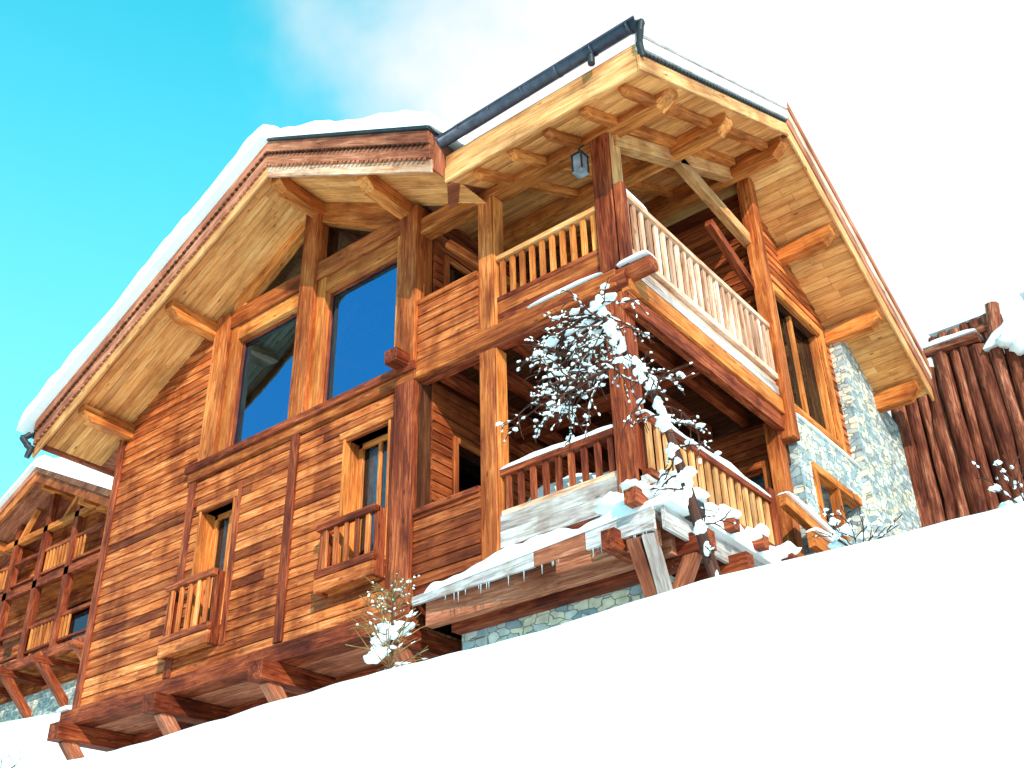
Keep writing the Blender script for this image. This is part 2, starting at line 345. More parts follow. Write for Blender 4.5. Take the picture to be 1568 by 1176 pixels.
t.prism([(.72,-.03,4.84),(.72,.2,4.84),(.72,.2,5.11),(.72,-.03,5.11)],[(.95,-.03,4.99),(.95,.2,4.99),(.95,.2,5.11),(.95,-.03,5.11)],'gold',(1,0,0))
t.log((-3.17,.08,2.55),(.1,.08,2.55),.15,.16,'red',10,8,.01)
t.box(-3.16,-.03,-.07,.0,2.44,2.68,'orange')
t.box(-.02,.20,3.86,4.08,2.0,6.66,'orange')
t.box(-.2,0.,3.82,4.02,-.5,2.3,'orange')
t.ext([(-.1,.10,4.66),(-.1,3.86,6.62),(-.1,3.86,6.86),(-.1,.10,4.90)],(.17,0,0),'tan',(0,1,.51))
t.beam((.0,1.85,5.66),(.0,3.95,5.46),.14,.2,'tan')
t.beam((-.05,2.7,5.1),(-.05,3.9,4.6),.12,.14,'red')
t.box(-2.72,-2.58,-.02,.12,5.11,5.36,'gold')
t.beam((-2.9,.25,4.7),(-2.15,.9,3.9),.09,.12,'orange')
for x in (-9.92,-7.66,-5.5,-3.32):
    t.box(x-.13,x+.13,-.34,1.05,-1.09,-.845,'red')
    t.beam((x,-.12,-1.05),(x,.95,-2.25),.16,.18,'fascia')
for i in range(9):
    t.box(-10.1,-3.2,.23+i*.1,.325+i*.1,-.835,-.8,'fascia')
t.box(-10.1,-3.2,.9,1.05,-1.1,-.84,'red')
t.obj('timber_frame',chalet,.008)

r_=MB()
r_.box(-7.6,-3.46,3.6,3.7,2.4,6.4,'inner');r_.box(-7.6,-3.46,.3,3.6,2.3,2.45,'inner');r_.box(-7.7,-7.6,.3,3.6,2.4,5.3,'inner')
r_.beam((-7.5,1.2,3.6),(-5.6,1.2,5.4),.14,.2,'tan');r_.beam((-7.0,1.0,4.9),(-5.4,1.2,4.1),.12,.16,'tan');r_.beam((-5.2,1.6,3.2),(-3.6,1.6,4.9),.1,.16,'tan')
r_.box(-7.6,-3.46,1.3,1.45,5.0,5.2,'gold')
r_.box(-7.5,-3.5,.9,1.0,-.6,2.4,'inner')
r_.obj('interior',chalet)

# ---------------------------------------------------------------- roof
r=MB()
def slab(mb,poly,zf,o0,o1,mat,ax=None):
    mb.prism([(x,y,zf(x,y)+o0) for x,y in poly],[(x,y,zf(x,y)+o1) for x,y in poly],mat,ax)
zc=lambda x,y:cross(x);zf_=lambda x,y:front(y);zr=lambda x,y:rear(y)
YV=-1.13;XV=1.04;XE=-1.95
slab(r,[(-10.68,YV+.03),(-5.35,YV+.03),(-5.35,8.0),(-10.68,8.0)],zc,.035,.46,'fascia')
slab(r,[(-5.35,YV+.03),(XE-.02,YV+.03),(XE-.02,-.52),(-5.35,3.17)],zc,.035,.46,'fascia')
slab(r,[(XE,-.84),(XV-.03,-.84),(XV-.03,3.65),(-5.35,3.65),(-5.35,3.13)],zf_,.035,.46,'fascia')
slab(r,[(-5.35,3.65),(XV-.03,3.65),(XV-.03,8.05),(-5.35,8.05)],zr,.035,.46,'fascia')
y=YV+.03
while y<.0:
    for a,b_ in ((-10.66,-5.35),(-5.35,XE-.02)):
        cuts=[a,a+random.uniform(1.2,2.8),b_-random.uniform(.3,.9),b_] if b_-a>4 else [a,a+random.uniform(1,2),b_]
        for k in range(len(cuts)-1):
            dz=random.uniform(0,.006)
            slab(r,[(cuts[k]+.001,y),(cuts[k+1]-.001,y),(cuts[k+1]-.001,y+.110),(cuts[k]+.001,y+.110)],zc,dz,.03,'soffit',(1,0,-.55 if a>-6 else .55))
    y+=.116
y=-.83
while y<8.0:
    f=zf_ if y<3.6 else zr
    xl=XE+.01 if y<.0 else -3.4
    cuts=[xl,xl+random.uniform(.8,2),XV-random.uniform(.35,1.2),XV-.035]
    if not(3.5<y<3.6):
        for k in range(3):
            dz=random.uniform(0,.006)
            slab(r,[(cuts[k]+.001,y),(cuts[k+1]-.001,y),(cuts[k+1]-.001,y+.116),(cuts[k]+.001,y+.116)],f,dz,.03,'soffit',(1,0,0))
    y+=.122
for i in range(5):
    x=-1.6+i*.56
    r.ext([(x,-.62,front(-.62)-.002),(x,-.74,front(-.74)-.002),(x,-.74,front(-.74)-.07),(x,-.62,front(-.62)-.14),(x,3.5,front(3.5)-.14),(x,3.5,front(3.5)-.002)],(.11,0,0),'gold',(0,1,.5))
def purlinY(x,zt,y1=-.97,w_=.2,h=.25,y0=.0):
    r.ext([(x-w_/2,y0,zt-h),(x-w_/2,y1+.16,zt-h),(x-w_/2,y1,zt-h*.45),(x-w_/2,y1,zt),(x-w_/2,y0,zt)],(w_,0,0),'gold',(0,1,0))
for x in (-5.35,-7.72,-9.78,-3.42): purlinY(x,cross(x)-(.06 if x==-5.35 else .05))
def purlinX(y,zt,x1=.95,w_=.2,h=.25,x0=-3.1):
    r.ext([(x0,y-w_/2,zt-h),(x1-.16,y-w_/2,zt-h),(x1,y-w_/2,zt-h*.45),(x1,y-w_/2,zt),(x0,y-w_/2,zt)],(0,w_,0),'gold',(1,0,0))
purlinX(1.65,front(1.55)-.01);purlinX(3.62,6.78,h=.3);purlinX(5.05,rear(5.15)-.01,x0=-.1);purlinX(6.5,rear(6.6)-.01,x0=-.1);purlinX(7.75,rear(7.85)-.01,x0=-.1,h=.3)
def fasX(x0,x1,zf,a,b_,y0,y1,mat):
    r.ext([(x0,y0,zf(x0)+a),(x1,y0,zf(x1)+a),(x1,y0,zf(x1)+b_),(x0,y0,zf(x0)+b_)],(0,y1-y0,0),mat,(x1-x0,0,zf(x1)-zf(x0)))
def fasY(y0,y1,zf,a,b_,x0,x1,mat):
    r.ext([(x0,y0,zf(y0)+a),(x0,y1,zf(y1)+a),(x0,y1,zf(y1)+b_),(x0,y0,zf(y0)+b_)],(x1-x0,0,0),mat,(0,y1-y0,zf(y1)-zf(y0)))
for xa,xb in ((-10.75,-5.35),(-5.35,XE)):
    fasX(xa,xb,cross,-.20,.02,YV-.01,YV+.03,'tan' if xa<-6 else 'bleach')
    fasX(xa,xb,cross,.02,.25,YV-.045,YV+.03,'fascia')
    fasX(xa,xb,cross,.255,.47,YV-.08,YV+.03,'fascia')
    n=int((xb-xa)/.09)
    for i in range(n):
        x=xa+.04+i*.09
        for o in (.0,.235):
            r.box(x,x+.05,YV-.052-(.035 if o else 0),YV-.02,cross(x+.025)+o-.018,cross(x+.025)+o+.018,'inner' if o else 'fascia')
fasX(-5.36,XE+.02,cross,.475,.53,YV-.12,YV+.3,'dark')
fasY(-.9,3.65,front,-.02,.22,XV-.03,XV+.01,'tan');fasY(3.65,8.15,rear,-.06,.2,XV-.03,XV+.01,'tan')
fasY(-.9,3.65,front,.30,.48,XV-.03,XV+.05,'verge');fasY(-.88,3.65,front,.50,.68,XV-.03,XV+.075,'verge');fasY(-.88,3.65,front,.478,.503,XV-.03,XV+.04,'fascia')
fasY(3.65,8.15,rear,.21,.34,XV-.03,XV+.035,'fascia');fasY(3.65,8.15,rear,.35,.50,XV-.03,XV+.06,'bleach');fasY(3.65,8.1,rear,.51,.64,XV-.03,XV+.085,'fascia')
fasY(-.86,3.65,front,.225,.295,XV-.03,XV+.004,'dark')
y=-.86
while y<3.6:
    r.box(XV-.02,XV+.045,y,y+.05,front(y)+.245,front(y)+.285,'dark');y+=.095
r.box(XE,XV-.02,-.885,-.845,front(-.85)-.03,front(-.85)+.2,'tan');r.box(XE,XV-.02,-.87,-.845,front(-.85)+.2,front(-.85)+.42,'tan')
r.box(-10.72,-10.69,YV+.03,8,cross(-10.7)-.05,cross(-10.7)+.4,'fascia')
r.box(XE-.03,XE+.0,YV+.02,-.89,cross(XE)-.12,cross(XE)+.46,'fascia')
r.obj('roof',chalet,.006)

s=MB()
def P3(x,y,f,o): return (x,y,f+o)
s.snowq(P3(-11.02,YV-.24,cross(-10.95),.42),P3(-5.3,YV-.24,cross(-5.35),.46),P3(-5.3,8.1,cross(-5.35),.46),P3(-11.02,8.1,cross(-10.95),.42),.42,80,60,.4,e=140)
s.snowq(P3(-5.42,YV-.10,cross(-5.35),.51),P3(XE+.05,YV-.10,cross(-1.95),.51),P3(-1.6,-.6,cross(-1.6),.46),P3(-5.42,3.3,cross(-5.35),.46),.30,50,40,.4,e=50)
s.snowq(P3(-1.7,-.55,front(-.55),.46),P3(XV-.02,-.55,front(-.55),.46),P3(XV-.02,3.7,front(3.65),.46),P3(-5.4,3.7,front(3.65),.46),.40,40,30,.3,e=10)
s.snowq(P3(-5.4,3.6,rear(3.65),.46),P3(XV,3.6,rear(3.65),.46),P3(XV,8.1,rear(8.1),.46),P3(-5.4,8.1,rear(8.1),.46),.24,30,30,.3,e=14)
s.obj('roof_snow',chalet)

# gutters
gt=MB()
def gutter(mb,p0,p1,rad=.085,n=10):
    p0=V(p0);p1=V(p1);d=(p1-p0).normalized();sd=d.cross(V((0,0,1))).normalized();up=V((0,0,1))
    vs=[]
    for p in (p0,p1):
        for i in range(n+1):
            a=math.pi+math.pi*i/n;vs.append(p+(sd*math.cos(a)+up*math.sin(a))*rad)
        for i in range(n+1):
            a=2*math.pi-math.pi*i/n;vs.append(p+(sd*math.cos(a)+up*math.sin(a))*(rad-.008))
    k=2*(n+1)
    fs=[[i,(i+1)%k,k+(i+1)%k,k+i] for i in range(k)]
    fs.append([i for i in range(n+1)]);fs.append([k+i for i in range(n+1)][::-1])
    mb.add(vs,fs,'zinc',d,True)
GY=-.975;GZ=5.16
gutter(gt,(-1.95,GY,GZ-.02),(1.12,GY,GZ))
gt.log((-1.95,GY-.08,GZ+.0),(1.12,GY-.08,GZ+.02),.018,.018,'zinc')
for i in range(6):
    x=-1.6+i*.52;gutter(gt,(x,GY,GZ),(x+.03,GY,GZ),.094)
def pipe(pts,r0,r1,mat,n=10):
    for a,b_ in zip(pts,pts[1:]): gt.log(a,b_,r0,r1,mat,n)
    for a in pts[1:-1]: gt.blob(a,r0*1.02,r0*1.02,r0*1.02,mat)
pipe([(1.12,GY,GZ-.02),(1.17,GY-.01,GZ-.05),(1.14,GY,GZ-.16),(1.08,GY+.06,GZ-.28),(1.07,GY+.12,GZ-.42)],.045,.036,'dark')
pipe([(-1.93,GY,GZ-.03),(-2.02,GY-.08,GZ+.03),(-2.14,GY-.12,GZ-.01),(-2.18,GY-.10,GZ-.09)],.08,.075,'zinc')
pipe([(-2.03,GY-.08,GZ-.12),(-2.0,GY-.08,GZ-.25),(-2.08,GY-.06,GZ-.36),(-1.99,GY-.02,GZ-.48)],.04,.034,'dark')
gt.log((.45,GY,GZ-.05),(.45,GY,GZ-.22),.05,.045,'dark')
gutter(gt,(-10.82,-1.2,cross(-10.8)+.28),(-10.82,8,cross(-10.8)+.24),.08)
pipe([(-10.84,-1.2,cross(-10.8)+.26),(-10.86,-1.3,cross(-10.8)+.16),(-10.78,-1.25,cross(-10.8)+.03),(-10.72,-1.2,cross(-10.8)-.05),(-10.76,-1.22,cross(-10.8)-.2)],.055,.045,'dark')
gt.obj('gutters',chalet)

# ---------------------------------------------------------------- balconies
b=MB()
for i in range(28):
    y=.02+i*.142
    b.box(-3.12,-.02,y,y+.136,2.62,2.66,'inner');b.box(-3.12,-.02,y,y+.136,-.42,-.38,'inner')
for x in (-2.9,-2.35,-1.7,-1.1,-.5):
    b.box(x-.06,x+.06,.2,3.95,2.42,2.615,'red')
b.box(-3.1,0,1.9,2.1,2.3,2.42,'red')
def railing_front(x0,x1,zt,zb,mt,mb_,mbal,nb,y=.06):
    b.box(x0,x1,y-.05,y+.06,zt-.07,zt,mt);b.box(x0,x1,y-.035,y+.045,zb-.02,zb+.05,mb_)
    for i in range(nb):
        x=x0+(x1-x0)*(i+.5)/nb
        b.box(x-.036,x+.036,y-.018,y+.018,zb+.05,zt-.07,mbal)
railing_front(-1.85,-.26,3.80,3.1,'tan','red','gold',10)
b.box(-1.85,-.26,.03,.09,2.9,3.075,'orange');b.box(-1.85,-.26,.03,.09,2.72,2.895,'red')
railing_front(-1.85,-.26,.70,.14,'red','bleach','red',9)
b.box(-1.85,-.0,.0,.07,-.07,.115,'pale');b.box(-1.85,-.0,-.005,.07,-.27,-.075,'pale');b.box(-3.16,-.0,-.0,.07,-.5,-.28,'red')
def railing_side(y0,y1,zt,zb,mt,mbal,nb,x=.06):
    b.box(x-.05,x+.05,y0,y1,zt-.07,zt,mt);b.box(x-.04,x+.045,y0,y1,zb,zb+.08,mt)
    for i in range(nb):
        y=y0+(y1-y0)*(i+.5)/nb
        b.box(x-.02,x+.02,y-.038,y+.038,zb+.08,zt-.07,mbal)
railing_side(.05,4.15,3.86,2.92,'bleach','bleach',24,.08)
b.box(.0,.07,.03,4.15,2.6,2.9,'bleach');b.box(.0,.13,.0,4.2,2.36,2.595,'gold');b.box(-.02,.09,.0,4.0,2.12,2.355,'red')
b.box(.07,.10,.03,4.15,2.66,2.80,'pale')
b.log((-.3,.05,2.6),(.42,.05,2.6),.12,.11,'red',9)
b.box(.0,.09,4.1,4.2,2.4,3.95,'red');b.box(.03,.14,-.02,.09,2.7,3.95,'red')
railing_side(.05,2.95,.76,.02,'red','tan',16,.08)
b.box(.02,.1,.0,3.0,-.25,.015,'pale');b.box(.02,.16,.0,4.0,-.5,-.26,'pale')
b.box(.02,.14,2.93,3.06,-.4,.9,'red')
fyl=lambda x:-.06-.32*(x+3.1)/3.46
hhl=lambda x:.10+.14*(x+3.1)/3.46
def ledge(xa,xb,mat):
    b.prism([(xa,fyl(xa)-.04,-.56-hhl(xa)),(xb,fyl(xb)-.04,-.56-hhl(xb)),(xb,fyl(xb),-.56-hhl(xb)),(xa,fyl(xa),-.56-hhl(xa))],
            [(xa,fyl(xa)-.04,-.56),(xb,fyl(xb)-.04,-.56),(xb,fyl(xb),-.56),(xa,fyl(xa),-.56)],mat,(1,-.1,0))
ledge(-3.1,-1.2,'pale');ledge(-1.19,-.5,'fascia');ledge(-.49,.36,'pale')
b.prism([(-3.1,-.055,-.62),(.34,-.37,-.62),(.34,0,-.62),(-3.1,0,-.62)],[(-3.1,-.055,-.58),(.34,-.37,-.58),(.34,0,-.58),(-3.1,0,-.58)],'pale',(1,0,0))
b.box(-2.95,.3,-.02,.10,-.92,-.64,'fascia');b.box(-2.7,.2,.14,.3,-1.0,-.72,'red')
b.box(-.9,.3,-.3,-.2,-.9,-.64,'fascia')
for i in range(3): b.box(.02+i*.13,.14+i*.13,-.0,4.2,-.66,-.6,'pale')
b.box(.41,.45,-.35,4.2,-.8,-.55,'pale')
for i in range(5):
    y=.15+i*.8
    b.beam((-.2,y,-.82),(.66,y,-.82),.15,.2,'red');b.beam((.45,y,-.9),(0.0,y,-1.7),.12,.14,'fascia')
b.beam((-.12,-.5,-.80),(-.12,.4,-.80),.16,.2,'red')
b.beam((.1,-.36,-.8),(-.0,.32,-1.75),.14,.16,'fascia');b.beam((.26,-.36,-.8),(.1,.32,-1.75),.12,.14,'pale')
b.beam((.2,-.55,-.45),(.2,.5,-.45),.14,.16,'red');b.beam((-.1,-.1,-.28),(.6,-.1,-.28),.14,.16,'red')
b.beam((-.1,.1,-.5),(.62,.1,-.5),.13,.15,'dark')
for y in (.75,1.4,2.1,2.8): b.beam((0,y,-.42),(.66,y,-.46),.13,.14,'red')
for i in range(26):
    x=random.uniform(-2.6,.34);L_=random.uniform(.03,.13);zz=-.56-hhl(x)
    b.log((x,fyl(x)-.03,zz+.01),(x,fyl(x)-.03,zz-L_),.009,.0015,'ice',5)
b.beam((.25,3.0,.72),(.25,6.2,.3),.1,.16,'gold');b.beam((.45,3.2,.2),(.45,6.4,.1),.1,.2,'gold');b.box(.2,.32,4.4,4.52,-1,.6,'red');b.box(.2,.6,3.0,6.3,-.3,-.1,'red')
b.obj('balconies',chalet,.006)

s=MB()
s.snowq((-2.9,-.12,-.575),(.36,-.44,-.575),(.36,0,-.575),(-2.9,0,-.575),.15,50,8,1.)
s.snowq((.1,-.4,-.56),(.56,-.4,-.56),(.5,4.2,-.56),(.1,4.2,-.56),.22,14,60,1.1)
s.snowq((-1.85,-.0,.70),(-.2,-.0,.70),(-.2,.13,.70),(-1.85,.13,.70),.06,30,6,.9)
s.snowq((.02,0,.76),(.14,0,.76),(.14,3,.76),(.02,3,.76),.08,6,30,.9)
s.snowq((.03,0,3.86),(.13,0,3.86),(.13,.6,3.86),(.03,.6,3.86),.08,6,12)
s.snowq((-1.3,-.1,2.69),(-.2,-.1,2.69),(-.2,.04,2.69),(-1.3,.04,2.69),.05,30,4,.9)
s.snowq((0,-.08,2.70),(.42,-.08,2.70),(.42,.16,2.70),(0,.16,2.70),.07,10,6)
s.snowq((-1.85,.14,-.38),(-.05,.14,-.38),(-.05,1.4,-.38),(-1.85,1.4,-.38),.8,20,20)
s.snowq((-.6,.3,-.38),(-.02,.3,-.38),(-.02,3.2,-.38),(-.6,3.2,-.38),.6,10,20)
s.snowq((.18,3.0,.80),(.34,3.0,.80),(.34,6.2,.39),(.18,6.2,.39),.12,6,20)
s.snowq((.38,3.2,.30),(.54,3.2,.30),(.54,6.4,.2),(.38,6.4,.2),.14,6,20)
s.snowq((-10.3,-.15,-.6),(-10.0,-.15,-.6),(-10.0,.2,-.6),(-10.3,.2,-.6),.08,6,6)
for x in (-.15,.2,.45): s.blob((x,-.25+.1*x,-.38),.2,.2,.14)
s.blob((.2,-.5,-.35),.1,.13,.07);s.blob((.55,-.1,-.19),.14,.1,.08)
for y in (.12,.75,1.4,2.1,2.8): s.blob((.55,y,-.37),random.uniform(.12,.17),random.uniform(.09,.16),.12)
s.obj('balcony_snow',chalet)

j=MB()
def juliet(x0,x1,z0,z1,y=-.2,nb=5):
    j.box(x0,x1,y-.05,y+.05,z1-.09,z1,'red');j.box(x0,x1,y-.04,y+.04,z0+.16,z0+.26,'red')
    j.box(x0,x1,y-.03,y+.02,z0-.03,z0+.15,'siding');j.box(x0,x0+.07,y+.02,0.02,z0-.03,z1-.01,'red');j.box(x1-.07,x1,y+.02,.02,z0-.03,z1-.01,'red')
    for i in range(nb):
        x=x0+.05+(x1-x0-.1)*(i+.5)/nb;j.box(x-.035,x+.035,y-.02,y+.02,z0+.26,z1-.09,'siding')
    j.box(x0+.05,x1-.05,y+.03,0,z0+.0,z0+.04,'gold')
juliet(-7.78,-6.7,-.3,.72);juliet(-4.66,-3.62,-.14,.74)
j.obj('window_railings',chalet,.006)

st=MB()
st.box(-9.6,-.1,1.06,7.9,-4,-.86,'stone');st.box(-2.7,-.05,.32,1.04,-4,-.9,'stone')
st.box(-2.5,.12,4.12,4.5,-4,2.5,'stone');st.box(-2.5,.12,4.5,6.15,1.85,2.5,'stone');st.box(-2.5,.12,6.15,6.5,-4,2.5,'stone');st.box(-2.5,.12,4.5,6.15,-4,.2,'stone')
st.ext([(.22,6.5,-4),(.22,8.75,-4),(.22,8.75,rear(8.75)+.3),(.22,8.0,rear(8.0)+.03),(.22,6.5,rear(6.5)+.03)],(-2.6,0,0),'stone')
st.box(-.45,-.4,4.5,6.15,.2,1.85,'inner')
st.box(.0,.16,4.5,6.15,1.74,1.86,'gold');st.box(.0,.16,4.5,4.6,.2,1.74,'gold');st.box(.0,.14,5.3,5.38,.2,1.74,'gold')
st.snowq((-.1,4.12,2.5),(.16,4.12,2.5),(.16,6.5,2.5),(-.1,6.5,2.5),.07,6,20)
st.obj('stonework',chalet)

ln=MB()
lx,ly,lz=-.36,-.12,4.42
ln.log((lx,ly,4.7),(lx,ly,lz+.18),.012,.012,'dark',6);ln.log((lx,ly,4.7),(lx,0,4.84),.012,.012,'dark',6)
ln.box(lx-.085,lx+.085,ly-.085,ly+.085,lz+.13,lz+.15,'dark')
ln.prism([(lx-.085,ly-.085,lz+.15),(lx+.085,ly-.085,lz+.15),(lx+.085,ly+.085,lz+.15),(lx-.085,ly+.085,lz+.15)],[(lx-.025,ly-.025,lz+.22),(lx+.025,ly-.025,lz+.22),(lx+.025,ly+.025,lz+.22),(lx-.025,ly+.025,lz+.22)],'dark')
ln.box(lx-.065,lx+.065,ly-.065,ly+.065,lz-.12,lz+.13,'lampg')
for a in(-1,1):
    for c_ in(-1,1): ln.box(lx+a*.07-.009,lx+a*.07+.009,ly+c_*.07-.009,ly+c_*.07+.009,lz-.13,lz+.13,'dark')
ln.box(lx-.075,lx+.075,ly-.075,ly+.075,lz-.145,lz-.13,'lampg')
ln.obj('hanging_lantern')

# ---------------------------------------------------------------- neighbour chalet
nb=empty('neighbouring_chalet')
q=MB();YN=7.;XA=-25.5;ZA=10.6
nc=lambda x:ZA-.5*abs(x-XA)
siding(q,PF(YN+1.2),-29.8,-21.8,4.2,10.4,[(-25.6,-24.2,5.2,6.9),(-23.9,-22.6,7.7,9.2)],lambda z:(XA-(ZA-z)/.5,XA+(ZA-z)/.5),rowh=.2)
q.ext([(-29.8,YN+1.25,2),(-21.8,YN+1.25,2),(-21.8,YN+1.25,nc(-21.8)),(XA,YN+1.25,ZA),(-29.8,YN+1.25,nc(-29.8))],(0,8,0),'inner')
siding(q,lambda u,z,d:V((-21.8+d,u,z)),YN+1.2,YN+9,4.2,8.4,rowh=.2)
q.box(-29.9,-21.7,YN+.9,YN+9.3,-1,4.2,'stone')
for a,c_ in ((XA-5.4,XA),(XA,XA+4.6)):
    q.ext([(a,YN-.6,nc(a)),(c_,YN-.6,nc(c_)),(c_,YN-.6,nc(c_)+.4),(a,YN-.6,nc(a)+.4)],(0,10.5,0),'fascia',(1,0,.5))
    q.ext([(a,YN-.7,nc(a)-.15),(c_,YN-.7,nc(c_)-.15),(c_,YN-.7,nc(c_)+.15),(a,YN-.7,nc(a)+.15)],(0,.08,0),'orange',(1,0,.5))
    q.ext([(a,YN-.75,nc(a)+.16),(c_,YN-.75,nc(c_)+.16),(c_,YN-.75,nc(c_)+.4),(a,YN-.75,nc(a)+.4)],(0,.08,0),'fascia',(1,0,.5))
for z in (7.4,4.95):
    q.box(-29.8,-21.7,YN,YN+.2,z-.25,z,'red');q.box(-29.8,-21.7,YN+.2,YN+1.2,z-.1,z-.04,'gold')
for x in (-29,-27.3,-25.6,-23.9,-22.0): q.box(x-.12,x+.12,YN,YN+.22,4.95,nc(x),'red')
for z in (7.4,4.95):
    q.box(-29.8,-21.7,YN+.05,YN+.15,z+.9,z+1.0,'red');q.box(-29.8,-21.7,YN+.05,YN+.15,z+.15,z+.22,'red')
    for i in range(44):
        x=-29.7+i*.18
        if i%22<14: q.box(x,x+.08,YN+.08,YN+.12,z+.2,z+.9,'gold')
q.box(-29,-22.4,YN,YN+.2,9.0,9.2,'gold')
for x in (-27.3,-24.9,-22.9): q.beam((x,YN+.1,9.0),(x+.8,YN+.1,nc(x+.8)-.05),.14,.14,'gold')
for x in (-27.8,-26,-24.1,-22.2):
    q.beam((x,YN-.3,4.75),(x,YN+1.1,3.3),.2,.22,'red');q.box(x-.12,x+.12,YN-.4,YN+1.2,4.5,4.7,'red')
for x in (XA,XA-2.6,XA+2.5,XA+4.2): q.box(x-.14,x+.14,YN-.45,YN+1.2,nc(x)-.32,nc(x)-.04,'gold')
q.add([(-25.6,YN+1.22,5.2),(-24.2,YN+1.22,5.2),(-24.2,YN+1.22,6.9),(-25.6,YN+1.22,6.9)],[[0,1,2,3]],'glass2')
q.add([(-23.9,YN+1.22,7.7),(-22.6,YN+1.22,7.7),(-22.6,YN+1.22,9.2),(-23.9,YN+1.22,9.2)],[[0,1,2,3]],'glass2')
q.snowq((XA-5.6,YN-.9,nc(XA-5.6)+.38),(XA,YN-.9,ZA+.38),(XA,YN+10,ZA+.38),(XA-5.6,YN+10,nc(XA-5.6)+.38),.5,30,30,.35,e=30)
q.snowq((XA-.1,YN-.9,ZA+.38),(XA+4.8,YN-.9,nc(XA+4.8)+.38),(XA+4.8,YN+10,nc(XA+4.8)+.38),(XA-.1,YN+10,ZA+.38),.6,40,30,.6,e=30)
q.obj('chalet_body',nb)

# ---------------------------------------------------------------- palisade
p=MB()
p.box(.1,5.6,8.93,8.99,.3,4.7,'inner')
x=.12
while x<5.5:
    rr=random.uniform(.085,.155);x+=rr
    zt=5.25+random.uniform(-.12,.12) if x<1.9 else 5.05+random.uniform(-.15,.1)
    if x<.9: zt=4.6+.5*x
    p.log((x,8.8+random.uniform(-.05,.05),.3),(x+random.uniform(-.04,.04),8.8,zt),rr*1.1,rr*.98,'logs',10,8,.022);x+=rr*.9
p.log((.95,8.72,5.34),(1.9,8.72,5.30),.09,.1,'logs',9,5,.01)
x=.95
while x<2.1:
    rr=random.uniform(.08,.12);x+=rr;p.log((x,9.2,4.6),(x,9.2,5.88+random.uniform(-.08,.05)),rr,rr,'logs',8,4,.01);x+=rr*.9
p.log((1.0,9.1,5.62),(2.15,9.1,5.66),.08,.09,'logs',8,5,.01);p.log((2.0,9.0,4.8),(2.2,9.0,6.0),.12,.11,'logs',9,5,.01)
p.log((2.6,10.5,6.6),(5,10.4,6.75),.16,.17,'logs');p.log((2.6,10.5,6.25),(5,10.4,6.4),.17,.17,'logs')
p.snowq((.95,8.6,5.4),(1.9,8.6,5.4),(1.9,9.1,5.42),(.95,9.1,5.42),.12,14,8)
p.snowq((1.0,9.1,5.93),(2.1,9.1,5.93),(2.1,9.35,5.93),(1.0,9.35,5.93),.07,14,6)
p.snowq((1.92,8.6,4.98),(5.6,8.6,4.98),(5.6,9.8,5.1),(1.92,9.8,5.1),.62,30,14,.6)
p.snowq((2.5,10.2,6.75),(5.2,10.2,6.85),(5.2,10.8,6.85),(2.5,10.8,6.75),.12,20,8)
for bx,bz,br in ((2.35,4.98,.2),(2.55,4.82,.24),(2.8,4.6,.28),(3.1,4.4,.3),(2.65,4.35,.12)): p.blob((bx,8.62,bz),br,.16,br*1.1)
p.obj('log_palisade')

# ---------------------------------------------------------------- terrain
def sst(a,b_,x):
    t_=max(0,min(1,(x-a)/(b_-a)));return t_*t_*(3-2*t_)
def terr(x,y):
    nzv=.06*noise.noise(V((x*.5,y*.5,0)))+.024*noise.noise(V((x*1.9,y*1.9,3)))
    if y<-2.5:
        s_=-2.5-y;d=.68*(math.sqrt(s_*s_+.06)-.245)
        if s_>7.5: d=.68*7.3+ (s_-7.5)*.25
        d=min(d,30)
        return -2.37-d+nzv*(1 if s_<30 else 3)
    z=-2.37
    k=max(sst(.5,1.4,x),sst(-11.5,-14,x),sst(9.5,12,y))
    z+=k*.33*min(max(0,y+1.5),60)
    z+=2.6*math.exp(-((x+23.6)/3.5)**2)*sst(-1,6,y)*(1-sst(14,22,y))
    return z+nzv
nx=ny=300;vs=[];fs=[]
def wc(u): return 16*u+500*u**5
for i in range(nx+1):
    x=-1.5+wc(2*i/nx-1)
    for j_ in range(ny+1):
        y=-2.5+wc(2*j_/ny-1);vs.append((x,y,terr(x,y)))
for i in range(nx):
    for j_ in range(ny):
        a=i*(ny+1)+j_;fs.append([a,a+ny+1,a+ny+2,a+1])
tm=MB();tm.add(vs,fs,'snow',(1,0,0),True);tm.obj('snow_ground')

# ---------------------------------------------------------------- trees
def tube(mb,pts,r0,r1,mat,n=5):
    for k in range(len(pts)-1):
        a=r0+(r1-r0)*k/(len(pts)-1);c_=r0+(r1-r0)*(k+1)/(len(pts)-1)
        mb.log(pts[k],pts[k+1],a,c_,mat,n,caps=False)
def snowline(mb,a,b_,s_):
    a=V(a);b_=V(b_);n=5;vs=[];fs=[];m=4
    for k in range(m+1):
        t_=k/m;o=a.lerp(b_,t_)+V((0,0,s_*.5));r=s_*(math.sin(math.pi*(.08+.84*t_)))*random.uniform(.5,1.2)
        d=(b_-a).normalized();u=d.cross(V((0,0,1)))
        if u.length<.1: u=V((1,0,0))
        u.normalize();v=u.cross(d)
        if k in(0,m): r*=.3
        for i in range(n):
            an=2*math.pi*i/n;vs.append(o+(u*math.cos(an)+v*math.sin(an))*r)
    for k in range(m):
        for i in range(n):
            j=(i+1)%n;fs.append([k*n+i,k*n+j,(k+1)*n+j,(k+1)*n+i])
    mb.add(vs,fs,'snow',(1,0,0),True)
